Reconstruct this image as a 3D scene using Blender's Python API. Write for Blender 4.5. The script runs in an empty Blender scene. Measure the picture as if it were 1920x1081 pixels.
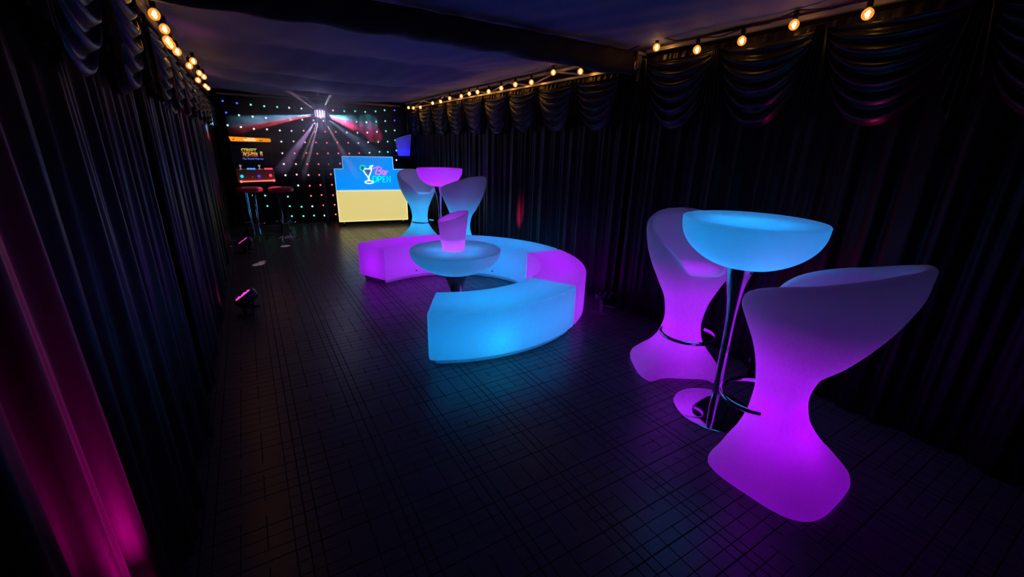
import bpy, math, random
import numpy as np
from mathutils import Vector, Matrix
PI = math.pi
random.seed(4)
SC = bpy.context.scene
COL = SC.collection

# ------------------------------------------------------------------ camera
cam_data = bpy.data.cameras.new('camera')
cam_data.sensor_fit = 'HORIZONTAL'
cam_data.sensor_width = 36.0
cam_data.lens = 789.02 / 1920.0 * 36.0
cam_data.clip_start = 0.02
cam = bpy.data.objects.new('camera', cam_data)
COL.objects.link(cam)
_R = ((0.85494819, -0.1443927, 0.49821113),
      (-0.51806771, -0.28560143, 0.80624913),
      (0.02587332, -0.94740834, -0.31897962))
cx, cy, cz = (Vector((_R[0][i], _R[1][i], _R[2][i])) for i in range(3))
M3 = Matrix((cx, -cy, -cz)).transposed()
cam.matrix_world = Matrix.Translation((0, 0, 1.44)) @ M3.to_4x4()
SC.camera = cam

# ------------------------------------------------------------------ world, exposure
world = bpy.data.worlds.new('night')
SC.world = world
world.use_nodes = True
world.node_tree.nodes['Background'].inputs[0].default_value = (0.001, 0.001, 0.0016, 1)
world.node_tree.nodes['Background'].inputs[1].default_value = 1.0
SC.view_settings.view_transform = 'Standard'
SC.view_settings.look = 'None'
SC.view_settings.exposure = 0.0
SC.view_settings.gamma = 1.0
SC.view_settings.use_curve_mapping = False
SC.cycles.max_bounces = 10
SC.cycles.diffuse_bounces = 7
SC.cycles.glossy_bounces = 4
SC.cycles.transmission_bounces = 8
SC.cycles.transparent_max_bounces = 12
SC.cycles.volume_bounces = 0
SC.cycles.use_denoising = True
SC.cycles.sample_clamp_indirect = 4.0

VIOLET = (0.40, 0.0, 1.0)
BLUE = (0.0, 0.29, 0.95)
CYAN = (0.0, 0.52, 0.90)


def lamp(name, kind, loc, power, color, parent=None, radius=0.03, aim=None, angle=30, blend=0.6):
    d = bpy.data.lights.new(name, kind)
    d.energy = power
    d.color = color
    d.shadow_soft_size = radius
    o = bpy.data.objects.new(name, d)
    COL.objects.link(o)
    o.location = loc
    if kind == 'SPOT':
        d.spot_size = math.radians(angle)
        d.spot_blend = blend
        v = Vector(aim) - Vector(loc)
        o.rotation_euler = v.to_track_quat('-Z', 'Y').to_euler()
    if parent:
        o.parent = parent
    return o


# ------------------------------------------------------------------ materials
MATS = {}


def nodes_of(name):
    m = bpy.data.materials.new(name)
    m.use_nodes = True
    nt = m.node_tree
    b = nt.nodes['Principled BSDF']
    MATS[name] = m
    return m, nt, b


def plain(name, color, rough=0.5, metal=0.0, spec=0.5, emit=None, strength=0.0, noise=0.0, scale=30, sheen=0.0):
    m, nt, b = nodes_of(name)
    b.inputs['Base Color'].default_value = (*color, 1)
    b.inputs['Roughness'].default_value = rough
    b.inputs['Metallic'].default_value = metal
    b.inputs['Specular IOR Level'].default_value = spec
    if sheen:
        b.inputs['Sheen Weight'].default_value = sheen
        b.inputs['Sheen Roughness'].default_value = 0.4
    if emit:
        b.inputs['Emission Color'].default_value = (*emit, 1)
        b.inputs['Emission Strength'].default_value = strength
    if noise:
        tc = nt.nodes.new('ShaderNodeTexCoord')
        n = nt.nodes.new('ShaderNodeTexNoise')
        n.inputs['Scale'].default_value = scale
        n.inputs['Detail'].default_value = 4
        nt.links.new(tc.outputs['Object'], n.inputs['Vector'])
        mr = nt.nodes.new('ShaderNodeMapRange')
        mr.inputs['To Min'].default_value = max(0.02, rough - noise)
        mr.inputs['To Max'].default_value = min(1, rough + noise)
        nt.links.new(n.outputs['Fac'], mr.inputs['Value'])
        nt.links.new(mr.outputs['Result'], b.inputs['Roughness'])
        bp = nt.nodes.new('ShaderNodeBump')
        bp.inputs['Strength'].default_value = noise * 0.4
        bp.inputs['Distance'].default_value = 0.004
        nt.links.new(n.outputs['Fac'], bp.inputs['Height'])
        nt.links.new(bp.outputs['Normal'], b.inputs['Normal'])
    return m


def frosted(name, tint=(0.93, 0.93, 0.93), trans=0.48):
    """Frosted white polyethylene: lets the lamps inside it shine through."""
    m = bpy.data.materials.new(name)
    m.use_nodes = True
    nt = m.node_tree
    nt.nodes.clear()
    out = nt.nodes.new('ShaderNodeOutputMaterial')
    d = nt.nodes.new('ShaderNodeBsdfDiffuse'); d.inputs[0].default_value = (*tint, 1)
    t = nt.nodes.new('ShaderNodeBsdfTranslucent'); t.inputs[0].default_value = (*tint, 1)
    mx = nt.nodes.new('ShaderNodeMixShader'); mx.inputs[0].default_value = trans
    g = nt.nodes.new('ShaderNodeBsdfGlossy'); g.inputs[0].default_value = (1, 1, 1, 1); g.inputs[1].default_value = 0.38
    mg = nt.nodes.new('ShaderNodeMixShader'); mg.inputs[0].default_value = 0.025
    nt.links.new(d.outputs[0], mx.inputs[1]); nt.links.new(t.outputs[0], mx.inputs[2])
    nt.links.new(mx.outputs[0], mg.inputs[1]); nt.links.new(g.outputs[0], mg.inputs[2])
    nt.links.new(mg.outputs[0], out.inputs[0])
    MATS[name] = m
    return m


def satin(name, color, rough, spec, sheen):
    m = plain(name, color, rough, 0, spec, noise=0.06, scale=60, sheen=sheen)
    return m


def floor_material():
    m, nt, b = nodes_of('plaid_vinyl')
    geo = nt.nodes.new('ShaderNodeNewGeometry')
    sx = nt.nodes.new('ShaderNodeSeparateXYZ')
    nt.links.new(geo.outputs['Position'], sx.inputs[0])
    X, Y = sx.outputs[0], sx.outputs[1]

    def mt(op, a, b_=None, c=None):
        n = nt.nodes.new('ShaderNodeMath'); n.operation = op
        for i, v in enumerate((a, b_, c)):
            if v is None:
                continue
            if isinstance(v, (int, float)):
                n.inputs[i].default_value = v
            else:
                nt.links.new(v, n.inputs[i])
        return n.outputs[0]

    def line(coord, off, period, w):
        f = mt('FRACT', mt('ADD', mt('DIVIDE', mt('SUBTRACT', coord, off), period), 100.5))
        d = mt('MULTIPLY', mt('ABSOLUTE', mt('SUBTRACT', f, 0.5)), period)
        return mt('LESS_THAN', d, w)

    def cell(a, b_):
        cb = nt.nodes.new('ShaderNodeCombineXYZ')
        nt.links.new(mt('FLOOR', a), cb.inputs[0]); nt.links.new(mt('FLOOR', b_), cb.inputs[1])
        wn = nt.nodes.new('ShaderNodeTexWhiteNoise'); wn.noise_dimensions = '2D'
        nt.links.new(cb.outputs[0], wn.inputs['Vector'])
        return wn.outputs['Value']
    PX, PY = 0.35, 0.1712
    total = line(X, 0.0, PX, 0.0032)
    for off, w in ((-0.046, 0.0024), (0.041, 0.0028)):
        total = mt('MAXIMUM', total, line(X, off, PX, w))
    keep = mt('GREATER_THAN', cell(mt('DIVIDE', X, 0.0875), mt('DIVIDE', Y, PY / 2)), 0.35)
    for off in (0.128, 0.216):
        total = mt('MAXIMUM', total, mt('MULTIPLY', line(X, off, PX, 0.0024), keep))
    total = mt('MAXIMUM', total, line(Y, 2.254, PY, 0.0032))
    keep2 = mt('GREATER_THAN', cell(mt('DIVIDE', mt('ADD', X, 0.046), PX / 2), mt('DIVIDE', Y, PY)), 0.3)
    for off in (2.254 + 0.052, 2.254 + 0.112):
        total = mt('MAXIMUM', total, mt('MULTIPLY', line(Y, off, PY, 0.002), keep2))
    mp = nt.nodes.new('ShaderNodeMapping'); mp.inputs['Scale'].default_value = (3, 60, 1)
    nt.links.new(geo.outputs['Position'], mp.inputs[0])
    nz = nt.nodes.new('ShaderNodeTexNoise'); nz.inputs['Scale'].default_value = 2.2; nz.inputs['Detail'].default_value = 5
    nt.links.new(mp.outputs[0], nz.inputs['Vector'])
    ramp = nt.nodes.new('ShaderNodeMapRange'); ramp.inputs['To Min'].default_value = 0.75; ramp.inputs['To Max'].default_value = 1.25
    nt.links.new(nz.outputs['Fac'], ramp.inputs['Value'])
    mix = nt.nodes.new('ShaderNodeMix'); mix.data_type = 'RGBA'
    nt.links.new(total, mix.inputs[0])
    base = nt.nodes.new('ShaderNodeVectorMath'); base.operation = 'SCALE'
    base.inputs[0].default_value = FLOOR_COL
    nt.links.new(ramp.outputs[0], base.inputs['Scale'])
    nt.links.new(base.outputs[0], mix.inputs[6])
    mix.inputs[7].default_value = (0.006, 0.006, 0.007, 1)
    nt.links.new(mix.outputs[2], b.inputs['Base Color'])
    rr = nt.nodes.new('ShaderNodeMapRange'); rr.inputs['To Min'].default_value = 0.3; rr.inputs['To Max'].default_value = 0.8
    nt.links.new(total, rr.inputs['Value'])
    nt.links.new(rr.outputs[0], b.inputs['Roughness'])
    b.inputs['Specular IOR Level'].default_value = 0.5
    hb = mt('SUBTRACT', mt('MULTIPLY', nz.outputs['Fac'], 0.6), total)
    bp = nt.nodes.new('ShaderNodeBump'); bp.inputs['Strength'].default_value = 0.35; bp.inputs['Distance'].default_value = 0.003
    nt.links.new(hb, bp.inputs['Height'])
    nt.links.new(bp.outputs['Normal'], b.inputs['Normal'])
    return m


FLOOR_COL = (0.105, 0.1, 0.108)
floor_material()
satin('black_satin', (0.006, 0.0055, 0.007), 0.42, 0.22, 0.05)
satin('black_velvet', (0.010, 0.010, 0.012), 0.8, 0.2, 0.15)
satin('swag_satin', (0.010, 0.0095, 0.010), 0.34, 0.3, 0.05)
satin('roof_lining', (0.11, 0.145, 0.24), 0.75, 0.25, 0.2)
satin('tent_wall', (0.012, 0.012, 0.014), 0.8, 0.2, 0.0)
satin('beam_cloth', (0.03, 0.024, 0.022), 0.6, 0.3, 0.1)
frosted('frosted_plastic')
frosted('frosted_bucket', trans=0.5)
plain('chrome', (0.82, 0.82, 0.84), 0.07, 1.0, noise=0.02)
plain('brushed_steel', (0.62, 0.62, 0.64), 0.16, 1.0, noise=0.03)
plain('alloy', (0.4, 0.38, 0.36), 0.4, 0.6, noise=0.05)
plain('black_plastic', (0.012, 0.012, 0.013), 0.4, noise=0.05)
plain('grey_plastic', (0.1, 0.1, 0.105), 0.45, noise=0.05)
plain('socket_black', (0.008, 0.008, 0.008), 0.5)
plain('dark_plug', (0.02, 0.02, 0.025), 0.5)
plain('red_leather', (0.5, 0.03, 0.05), 0.38, noise=0.06)
plain('shelf_black', (0.06, 0.06, 0.065), 0.25, noise=0.05)
plain('blue_acrylic', (0.02, 0.1, 0.3), 0.25, emit=(0.0, 0.27, 0.98), strength=1.0)
plain('cream_acrylic', (0.3, 0.28, 0.12), 0.25, emit=(0.72, 0.6, 0.205), strength=1.0)
plain('edge_blue', (0.3, 0.5, 0.6), 0.3, emit=(0.22, 0.55, 1.0), strength=1.15)
plain('edge_cream', (0.5, 0.5, 0.3), 0.3, emit=(1.0, 0.9, 0.5), strength=1.05)
plain('neon_white', (0.8, 0.9, 0.9), 0.3, emit=(0.62, 1.0, 0.98), strength=1.6)
plain('neon_green', (0.05, 0.6, 0.3), 0.3, emit=(0.03, 0.9, 0.42), strength=1.1)
plain('lime_green', (0.0, 0.25, 0.08), 0.3, emit=(0.0, 0.22, 0.09), strength=0.9)
plain('neon_pink', (0.8, 0.1, 0.6), 0.3, emit=(1.0, 0.12, 0.75), strength=1.2)
plain('neon_cyan', (0.0, 0.7, 0.8), 0.3, emit=(0.0, 0.85, 0.95), strength=1.2)
plain('neon_grey', (0.12, 0.1, 0.2), 0.3, emit=(0.10, 0.07, 0.24), strength=0.8)
plain('marquee_orange', (0.6, 0.2, 0.0), 0.4, emit=(1.0, 0.32, 0.01), strength=1.0)
plain('marquee_white', (0.8, 0.8, 0.6), 0.4, emit=(1.0, 0.85, 0.5), strength=1.1)
plain('marquee_brown', (0.2, 0.06, 0.0), 0.4, emit=(0.35, 0.08, 0.0), strength=0.7)
plain('screen_dark', (0.004, 0.005, 0.008), 0.5, spec=0.1, emit=(0.002, 0.003, 0.009), strength=0.3)
plain('screen_blue', (0.05, 0.1, 0.5), 0.3, emit=(0.10, 0.24, 1.0), strength=1.1)
plain('screen_grey', (0.2, 0.2, 0.3), 0.3, emit=(0.16, 0.16, 0.24), strength=1.0)
plain('panel_art', (0.4, 0.22, 0.13), 0.5, noise=0.1)
plain('button_blue', (0.05, 0.2, 0.9), 0.3, emit=(0.05, 0.3, 1.0), strength=1.3)
plain('button_red', (0.9, 0.05, 0.1), 0.3, emit=(1.0, 0.05, 0.12), strength=1.3)
plain('button_cyan', (0.0, 0.6, 0.9), 0.3, emit=(0.0, 0.6, 1.0), strength=1.5)
plain('button_violet', (0.1, 0.0, 0.9), 0.3, emit=(0.09, 0.03, 1.0), strength=1.1)
plain('light_bar_red', (0.9, 0.2, 0.2), 0.3, emit=(1.0, 0.20, 0.15), strength=1.4)
plain('joystick_white', (0.75, 0.72, 0.7), 0.3, emit=(0.4, 0.35, 0.4), strength=0.5)
plain('pink_led', (0.5, 0.0, 0.3), 0.3, emit=(1.0, 0.03, 0.45), strength=2.2)
plain('pink_led_face', (0.3, 0.0, 0.2), 0.3, emit=(1.0, 0.0, 0.36), strength=0.9)
plain('off_lens', (0.06, 0.05, 0.08), 0.2)
plain('violet_lit_plastic', (0.2, 0.19, 0.22), 0.4)  # unlit uplighter's legs: violet light falling on them is put into the colour
plain('disco_cell', (0.8, 0.6, 0.9), 0.2, emit=(1.0, 0.62, 1.0), strength=3.0)
plain('disco_cell_soft', (0.4, 0.3, 0.5), 0.2, emit=(0.55, 0.32, 0.62), strength=1.0)
plain('filament', (1, 0.6, 0.2), 0.5, emit=(1.0, 0.50, 0.12), strength=58.0)
STARC = {'b': (0.06, 0.08, 1.0), 'g': (0.12, 0.85, 0.50), 'w': (0.75, 0.85, 0.9), 'p': (1.0, 0.50, 0.66), 'c': (0.3, 0.7, 0.95), 'r': (1.0, 0.13, 0.20)}
for _k, _c in STARC.items():
    plain('star_' + _k, _c, 0.4, emit=_c, strength=1.9)


def bulb_glass():
    m = bpy.data.materials.new('amber_glass'); m.use_nodes = True
    nt = m.node_tree; nt.nodes.clear()
    out = nt.nodes.new('ShaderNodeOutputMaterial')
    t = nt.nodes.new('ShaderNodeBsdfTransparent'); t.inputs[0].default_value = (1, 0.82, 0.55, 1)
    e = nt.nodes.new('ShaderNodeEmission'); e.inputs[0].default_value = (1.0, 0.34, 0.04, 1); e.inputs[1].default_value = 1.5
    mx = nt.nodes.new('ShaderNodeMixShader'); mx.inputs[0].default_value = 0.5
    nt.links.new(t.outputs[0], mx.inputs[1]); nt.links.new(e.outputs[0], mx.inputs[2])
    nt.links.new(mx.outputs[0], out.inputs[0])
    MATS['amber_glass'] = m


bulb_glass()


def logo_material():
    m, nt, b = nodes_of('logo_fire')
    tc = nt.nodes.new('ShaderNodeTexCoord')
    sp = nt.nodes.new('ShaderNodeSeparateXYZ')
    nt.links.new(tc.outputs['Generated'], sp.inputs[0])
    cr = nt.nodes.new('ShaderNodeValToRGB')
    cr.color_ramp.elements[0].position = 0.1; cr.color_ramp.elements[0].color = (0.55, 0.03, 0.02, 1)
    cr.color_ramp.elements[1].position = 0.75; cr.color_ramp.elements[1].color = (0.75, 0.85, 0.12, 1)
    e = cr.color_ramp.elements.new(0.45); e.color = (0.85, 0.3, 0.05, 1)
    nt.links.new(sp.outputs[1], cr.inputs[0])
    nt.links.new(cr.outputs[0], b.inputs['Emission Color'])
    nt.links.new(cr.outputs[0], b.inputs['Base Color'])
    b.inputs['Emission Strength'].default_value = 1.0


logo_material()


# ------------------------------------------------------------------ mesh helpers
class MB:
    def __init__(self):
        self.v = []; self.f = []

    def add(self, vs, fs):
        n = len(self.v)
        self.v += [tuple(p) for p in vs]
        self.f += [tuple(i + n for i in f) for f in fs]
        return self

    def box(self, c, s, rot=None, bev=0.0):
        hx, hy, hz = s[0] / 2, s[1] / 2, s[2] / 2
        if bev <= 0:
            vs = [Vector((x * hx, y * hy, z * hz)) for x in (-1, 1) for y in (-1, 1) for z in (-1, 1)]
            fs = [(0, 1, 3, 2), (4, 6, 7, 5), (0, 4, 5, 1), (2, 3, 7, 6), (0, 2, 6, 4), (1, 5, 7, 3)]
        else:
            b = min(bev, hx * .9, hy * .9, hz * .9)
            vs = []; fs = []
            prof = [(-hz, b), (-hz + b, 0), (hz - b, 0), (hz, b)]
            n = 16
            for z, ins in prof:
                rx, ry = hx - ins, hy - ins
                for qx, qy, a0 in ((1, 1, 0), (-1, 1, 90), (-1, -1, 180), (1, -1, 270)):
                    for k in range(4):
                        a = math.radians(a0 + 30 * k)
                        vs.append(Vector((qx * (rx - b) + b * math.cos(a), qy * (ry - b) + b * math.sin(a), z)))
            for r in range(3):
                for k in range(n):
                    k2 = (k + 1) % n
                    fs.append((r * n + k, r * n + k2, (r + 1) * n + k2, (r + 1) * n + k))
            fs.append(tuple(range(n - 1, -1, -1))); fs.append(tuple(3 * n + k for k in range(n)))
        c = Vector(c)
        if rot is not None:
            vs = [rot @ p for p in vs]
        return self.add([p + c for p in vs], fs)

    def tube(self, pts, r, n=10, closed=False, cap=True):
        P = [Vector(p) for p in pts]
        N = len(P)
        rs = r if isinstance(r, (list, tuple)) else [r] * N
        T = []
        for i in range(N):
            if closed:
                t = P[(i + 1) % N] - P[i - 1]
            else:
                t = P[min(i + 1, N - 1)] - P[max(i - 1, 0)]
            T.append(t.normalized() if t.length > 1e-9 else Vector((0, 0, 1)))
        up = Vector((0, 0, 1)) if abs(T[0].z) < 0.9 else Vector((1, 0, 0))
        nrm = T[0].cross(up).normalized()
        vs = []; fs = []
        for i in range(N):
            nrm = (nrm - T[i] * nrm.dot(T[i])).normalized()
            bn = T[i].cross(nrm)
            for k in range(n):
                a = 2 * PI * k / n
                vs.append(P[i] + (nrm * math.cos(a) + bn * math.sin(a)) * rs[i])
        for i in range(N if closed else N - 1):
            j = (i + 1) % N
            for k in range(n):
                k2 = (k + 1) % n
                fs.append((i * n + k, i * n + k2, j * n + k2, j * n + k))
        if cap and not closed:
            fs.append(tuple(range(n - 1, -1, -1)))
            fs.append(tuple((N - 1) * n + k for k in range(n)))
        return self.add(vs, fs)

    def rev(self, prof, n=48, c=(0, 0, 0), rot=None):
        """Revolve (r, z) pairs about z; r = 0 ends close."""
        c = Vector(c)
        vs = []; fs = []; idx = []
        for r, z in prof:
            if r < 1e-6:
                idx.append([len(vs)]); vs.append(Vector((0, 0, z)))
            else:
                idx.append(list(range(len(vs), len(vs) + n)))
                vs += [Vector((r * math.cos(2 * PI * k / n), r * math.sin(2 * PI * k / n), z)) for k in range(n)]
        for a, b in zip(idx, idx[1:]):
            for k in range(n):
                k2 = (k + 1) % n
                if len(a) == 1 and len(b) == 1:
                    continue
                if len(a) == 1:
                    fs.append((a[0], b[k2], b[k]))
                elif len(b) == 1:
                    fs.append((a[k], a[k2], b[0]))
                else:
                    fs.append((a[k], a[k2], b[k2], b[k]))
        if rot is not None:
            vs = [rot @ p for p in vs]
        return self.add([p + c for p in vs], fs)

    def grid(self, rows, closed_u=False):
        m = len(rows[0]); vs = []; fs = []
        for r in rows:
            vs += r
        for i in range(len(rows) - 1):
            for k in range(m if closed_u else m - 1):
                k2 = (k + 1) % m
                fs.append((i * m + k, i * m + k2, (i + 1) * m + k2, (i + 1) * m + k))
        return self.add(vs, fs)

    def sphere(self, c, r, n=12, m=8, sz=1.0):
        prof = [(r * math.sin(PI * i / m), -r * sz * math.cos(PI * i / m)) for i in range(m + 1)]
        prof[0] = (0, -r * sz); prof[-1] = (0, r * sz)
        return self.rev(prof, n, c)

    def build(self, name, mat, parent=None, smooth=True, loc=None, angle=40):
        me = bpy.data.meshes.new(name)
        me.from_pydata([tuple(p) for p in self.v], [], self.f)
        me.validate()
        me.update()
        o = bpy.data.objects.new(name, me)
        COL.objects.link(o)
        me.materials.append(MATS[mat])
        if smooth:
            for p in me.polygons:
                p.use_smooth = True
            try:
                me.set_sharp_from_angle(angle=math.radians(angle))
            except Exception:
                pass
        if parent:
            o.parent = parent
        if loc:
            o.location = loc
        return o


def tag(o, label=None, cat=None, group=None, kind=None):
    if label: o['label'] = label
    if cat: o['category'] = cat
    if group: o['group'] = group
    if kind: o['kind'] = kind
    return o


def thing(name, label, cat, loc=(0, 0, 0), rz=0.0, group=None):
    o = bpy.data.objects.new(name, None)
    COL.objects.link(o)
    o.empty_display_size = 0.1
    o.location = loc
    o.rotation_euler = (0, 0, rz)
    return tag(o, label, cat, group)


def copy_tree(o, parent=None):
    kids = [c for c in bpy.data.objects if c.parent == o]
    c = o.copy()
    COL.objects.link(c)
    c.parent = parent
    for k in kids:
        copy_tree(k, c)
    return c


def spline(xs, ys):
    """Monotone cubic through the key points."""
    xs = np.array(xs, float); ys = np.array(ys, float)
    h = np.diff(xs); d = np.diff(ys) / h
    m = np.zeros(len(xs))
    m[0], m[-1] = d[0], d[-1]
    for i in range(1, len(xs) - 1):
        m[i] = 0 if d[i - 1] * d[i] <= 0 else 2 * d[i - 1] * d[i] / (d[i - 1] + d[i])

    def f(x):
        x = min(max(x, xs[0]), xs[-1])
        i = min(max(int(np.searchsorted(xs, x)) - 1, 0), len(xs) - 2)
        t = (x - xs[i]) / h[i]
        return float((2 * t**3 - 3 * t**2 + 1) * ys[i] + (t**3 - 2 * t**2 + t) * h[i] * m[i] + (-2 * t**3 + 3 * t**2) * ys[i + 1] + (t**3 - t**2) * h[i] * m[i + 1])
    return f


def text_mesh(body, size, extrude, mat, parent, name, loc, rot, shear=0.0, xscale=1.0, spacing=1.0):
    cu = bpy.data.curves.new(name, 'FONT')
    cu.body = body; cu.size = size; cu.extrude = extrude
    cu.align_x = 'CENTER'; cu.align_y = 'CENTER'; cu.shear = shear; cu.space_character = spacing
    tmp = bpy.data.objects.new('tmp', cu)
    COL.objects.link(tmp)
    dg = bpy.context.evaluated_depsgraph_get()
    me = bpy.data.meshes.new_from_object(tmp.evaluated_get(dg))
    bpy.data.objects.remove(tmp)
    me.materials.clear(); me.materials.append(MATS[mat])
    o = bpy.data.objects.new(name, me)
    COL.objects.link(o)
    o.parent = parent; o.location = loc; o.rotation_euler = rot; o.scale = (xscale, 1, 1)
    return o


# ------------------------------------------------------------------ the tent: floor, walls, roof lining
def structure(o):
    o['kind'] = 'structure'
    return o


fl = MB().box((1.25, 3.0, -0.02), (3.6, 12.2, 0.04)).build('floor', 'plaid_vinyl', smooth=False)
structure(fl)
structure(MB().box((-0.47, 3.0, 1.12), (0.02, 12.0, 2.24)).build('wall_left', 'tent_wall', smooth=False))
structure(MB().box((2.97, 3.0, 1.12), (0.02, 12.0, 2.24)).build('wall_right', 'tent_wall', smooth=False))
structure(MB().box((1.25, 8.95, 1.12), (3.42, 0.02, 2.24)).build('wall_back', 'tent_wall', smooth=False))
structure(MB().box((1.25, -2.95, 1.12), (3.42, 0.02, 2.24)).build('wall_front', 'tent_wall', smooth=False))


def lining(x, y):
    z = 2.205
    fx = (x + 0.3) / 3.1
    edge = max(0.0, math.sin(PI * min(1, max(0, fx))))
    if y > 2.73:
        for a, b, s in ((2.73, 4.55, 0.075), (4.55, 6.3, 0.11), (6.3, 7.5, 0.12), (7.5, 8.95, 0.10)):
            if a <= y <= b:
                t = (y - a) / (b - a)
                z -= s * math.sin(PI * t) ** 1.0 * edge
    else:
        t = (y + 3) / 5.73
        z -= 0.04 * math.sin(PI * t) * edge
    z += 0.03 * max(0.0, 1 - abs(x - 1.33) / 0.04) * (0.6 if y > 2.73 else 0.3)
    z += 0.006 * math.sin(9 * x + 3.1 * math.sin(2.3 * y)) + 0.004 * math.sin(23 * x + 7 * y)
    return z


rows = []
ny, nx = 210, 64
for j in range(ny + 1):
    y = -2.93 + 11.86 * j / ny
    rows.append([(-0.45 + 3.40 * i / nx, y, lining(-0.45 + 3.40 * i / nx, y)) for i in range(nx + 1)])
structure(MB().grid(rows).build('ceiling', 'roof_lining', angle=180))

# eave beams of the frame tent (behind the bulbs)
def eave(name, x, y0, y1, web=True):
    m = MB()
    m.box((x, (y0 + y1) / 2, 2.165), (0.03, y1 - y0, 0.025))
    if web:
        m.box((x, (y0 + y1) / 2, 2.075), (0.025, y1 - y0, 0.02))
    n = int((y1 - y0) / 0.48) if web else 0
    for k in range(n):
        ya = y0 + (y1 - y0) * k / n; yb = y0 + (y1 - y0) * (k + 1) / n
        if k % 2: za, zb = 2.08, 2.16
        else: za, zb = 2.16, 2.08
        m.tube([(x, ya, za), (x, yb, zb)], 0.009, 6)
    return structure(m.build(name, 'alloy', smooth=False))


eave('trim_1', 2.80, 2.82, 8.6)
eave('trim_2', 2.80, -2.0, 2.62, False)
eave('trim_3', -0.34, 2.82, 8.5)
eave('trim_4', -0.34, -2.0, 2.62, False)
structure(MB().box((1.25, 8.80, 2.13), (3.0, 0.03, 0.03)).build('trim_5', 'alloy', smooth=False))


# ------------------------------------------------------------------ curtains
def curtain(name, side, y0, y1, seed, label, ztop=2.06):
    rnd = random.Random(seed)
    ph = [rnd.uniform(0, 6.28) for _ in range(6)]
    xw = -0.40 if side < 0 else 2.885
    inward = 1 if side < 0 else -1
    n = int((y1 - y0) / 0.011)
    zs = [0.006, 0.15, 0.4, 0.7, 1.0, 1.3, 1.6, 1.8, 1.95, ztop]
    rows = []
    for z in zs:
        low = 1 - z / 2.1
        row = []
        for k in range(n + 1):
            y = y0 + (y1 - y0) * k / n
            a = 0.018 * math.sin(2 * PI * y / 0.19 + 1.6 * math.sin(2 * PI * y / 1.13 + ph[0]) + 0.35 * z + ph[1])
            b = 0.010 * math.sin(2 * PI * y / 0.083 + 1.1 * math.sin(2 * PI * y / 0.71 + ph[2]) + ph[3] - 0.2 * z)
            c = 0.018 * math.sin(2 * PI * y / 0.63 + ph[4] + 0.3 * z) * (0.3 + low)
            d = (0.55 + 0.5 * low) * (a + b) + c
            row.append((xw + inward * (0.012 + d), y, z))
        rows.append(row)
    o = MB().grid(rows).build(name, 'black_satin', angle=180)
    return tag(o, label, 'curtain', 'pleated side curtains')


curtain('curtain', -1, -2.6, 2.70, 1, 'black pleated satin curtain beside the camera, catching magenta light low down')
curtain('curtain', -1, 2.76, 5.72, 2, 'black pleated curtain behind the nearer of two pink floor lamps')
curtain('curtain', -1, 5.74, 8.55, 3, 'black pleated curtain between the red bar stools and the farther pink floor lamp')
curtain('curtain', 1, -2.6, 2.70, 4, 'black pleated curtain behind the near violet stools and blue bar table')
curtain('curtain', 1, 2.76, 5.72, 5, 'black pleated curtain behind the ring of curved benches, with a red light streak')
curtain('curtain', 1, 5.74, 8.55, 6, 'black pleated curtain right of the bar behind the violet bar table')


def swag_mesh(width, depth, out, seed):
    rnd = random.Random(seed)
    nf = 6 + rnd.random()
    p0 = rnd.uniform(0, 6)
    rows = []
    nu, nv = 26, 46
    for j in range(nv + 1):
        v = j / nv
        row = []
        for i in range(nu + 1):
            u = -1 + 2 * i / nu
            s = 1 - u * u
            zz = -(0.05 * v + (0.02 + depth * v ** 1.15) * s ** 0.8 + 0.06 * v * (1 - s))
            rip = 0.016 * math.sin(2 * PI * nf * v + p0 + 0.8 * u) * (0.25 + 0.75 * s)
            xo = out * (0.35 + 0.65 * s) * math.sin(PI * min(1, v * 0.9 + 0.1)) ** 0.7 + rip + 0.012
            yy = u * width / 2 * (1 - 0.10 * v * abs(u))
            row.append((xo, yy, zz))
        rows.append(row)
    return rows


def tail_mesh(w, length, seed):
    rnd = random.Random(seed)
    rows = []
    nu, nv = 22, 12
    p = rnd.uniform(0, 6)
    for j in range(nv + 1):
        v = j / nv
        row = []
        for i in range(nu + 1):
            u = -1 + 2 * i / nu
            wd = w * (0.35 + 0.65 * v)
            xo = 0.035 + 0.016 * math.sin(4.5 * PI * u + p) * (0.4 + 0.6 * v)
            row.append((xo, u * wd, -v * length * (1 - 0.35 * abs(u))))
        rows.append(row)
    return rows


def valance(side, y0, n, w, seed, label, ztop):
    xw = -0.355 if side < 0 else 2.80
    t = thing('swag_valance', label, 'valance', (xw, y0, ztop), 0, 'swagged valances along the side walls')
    if side > 0:
        t.scale = (-1, 1, 1)
    hd = []
    N = int(n * w / 0.012)
    for z in (0.0, -0.05, -0.1):
        hd.append([(0.006 + 0.007 * math.sin(k * 1.05 + 0.7 * math.sin(k * 0.13)) - 0.012 * (z == 0), n * w * k / N, z) for k in range(N + 1)])
    MB().grid(hd).build('header', 'swag_satin', t, angle=180)
    for k in range(n):
        o = MB().grid(swag_mesh(w, 0.31 + ztop - 2.0, 0.055, seed + k)).build('swag', 'swag_satin', t, loc=(0, w * (k + 0.5), -0.03), angle=180)
    for k in range(n + 1):
        MB().grid(tail_mesh(0.075, 0.38 + ztop - 2.0, seed + 50 + k)).build('tail', 'swag_satin', t, loc=(0.012, w * k, -0.02), angle=180)
    return t


valance(1, 2.83, 9, 0.62, 10, 'swagged black satin valance on the right wall, running from the roof beam to the bar', 2.06)
valance(1, -0.5, 5, 0.62, 40, 'swagged black satin valance above the near violet stools, under four amber bulbs', 2.125)
valance(-1, 2.83, 9, 0.62, 70, 'swagged black satin valance on the left wall under the clustered amber bulbs', 2.0)
valance(-1, -0.5, 5, 0.62, 100, 'swagged black satin valance on the left wall nearest the camera', 2.05)

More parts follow.
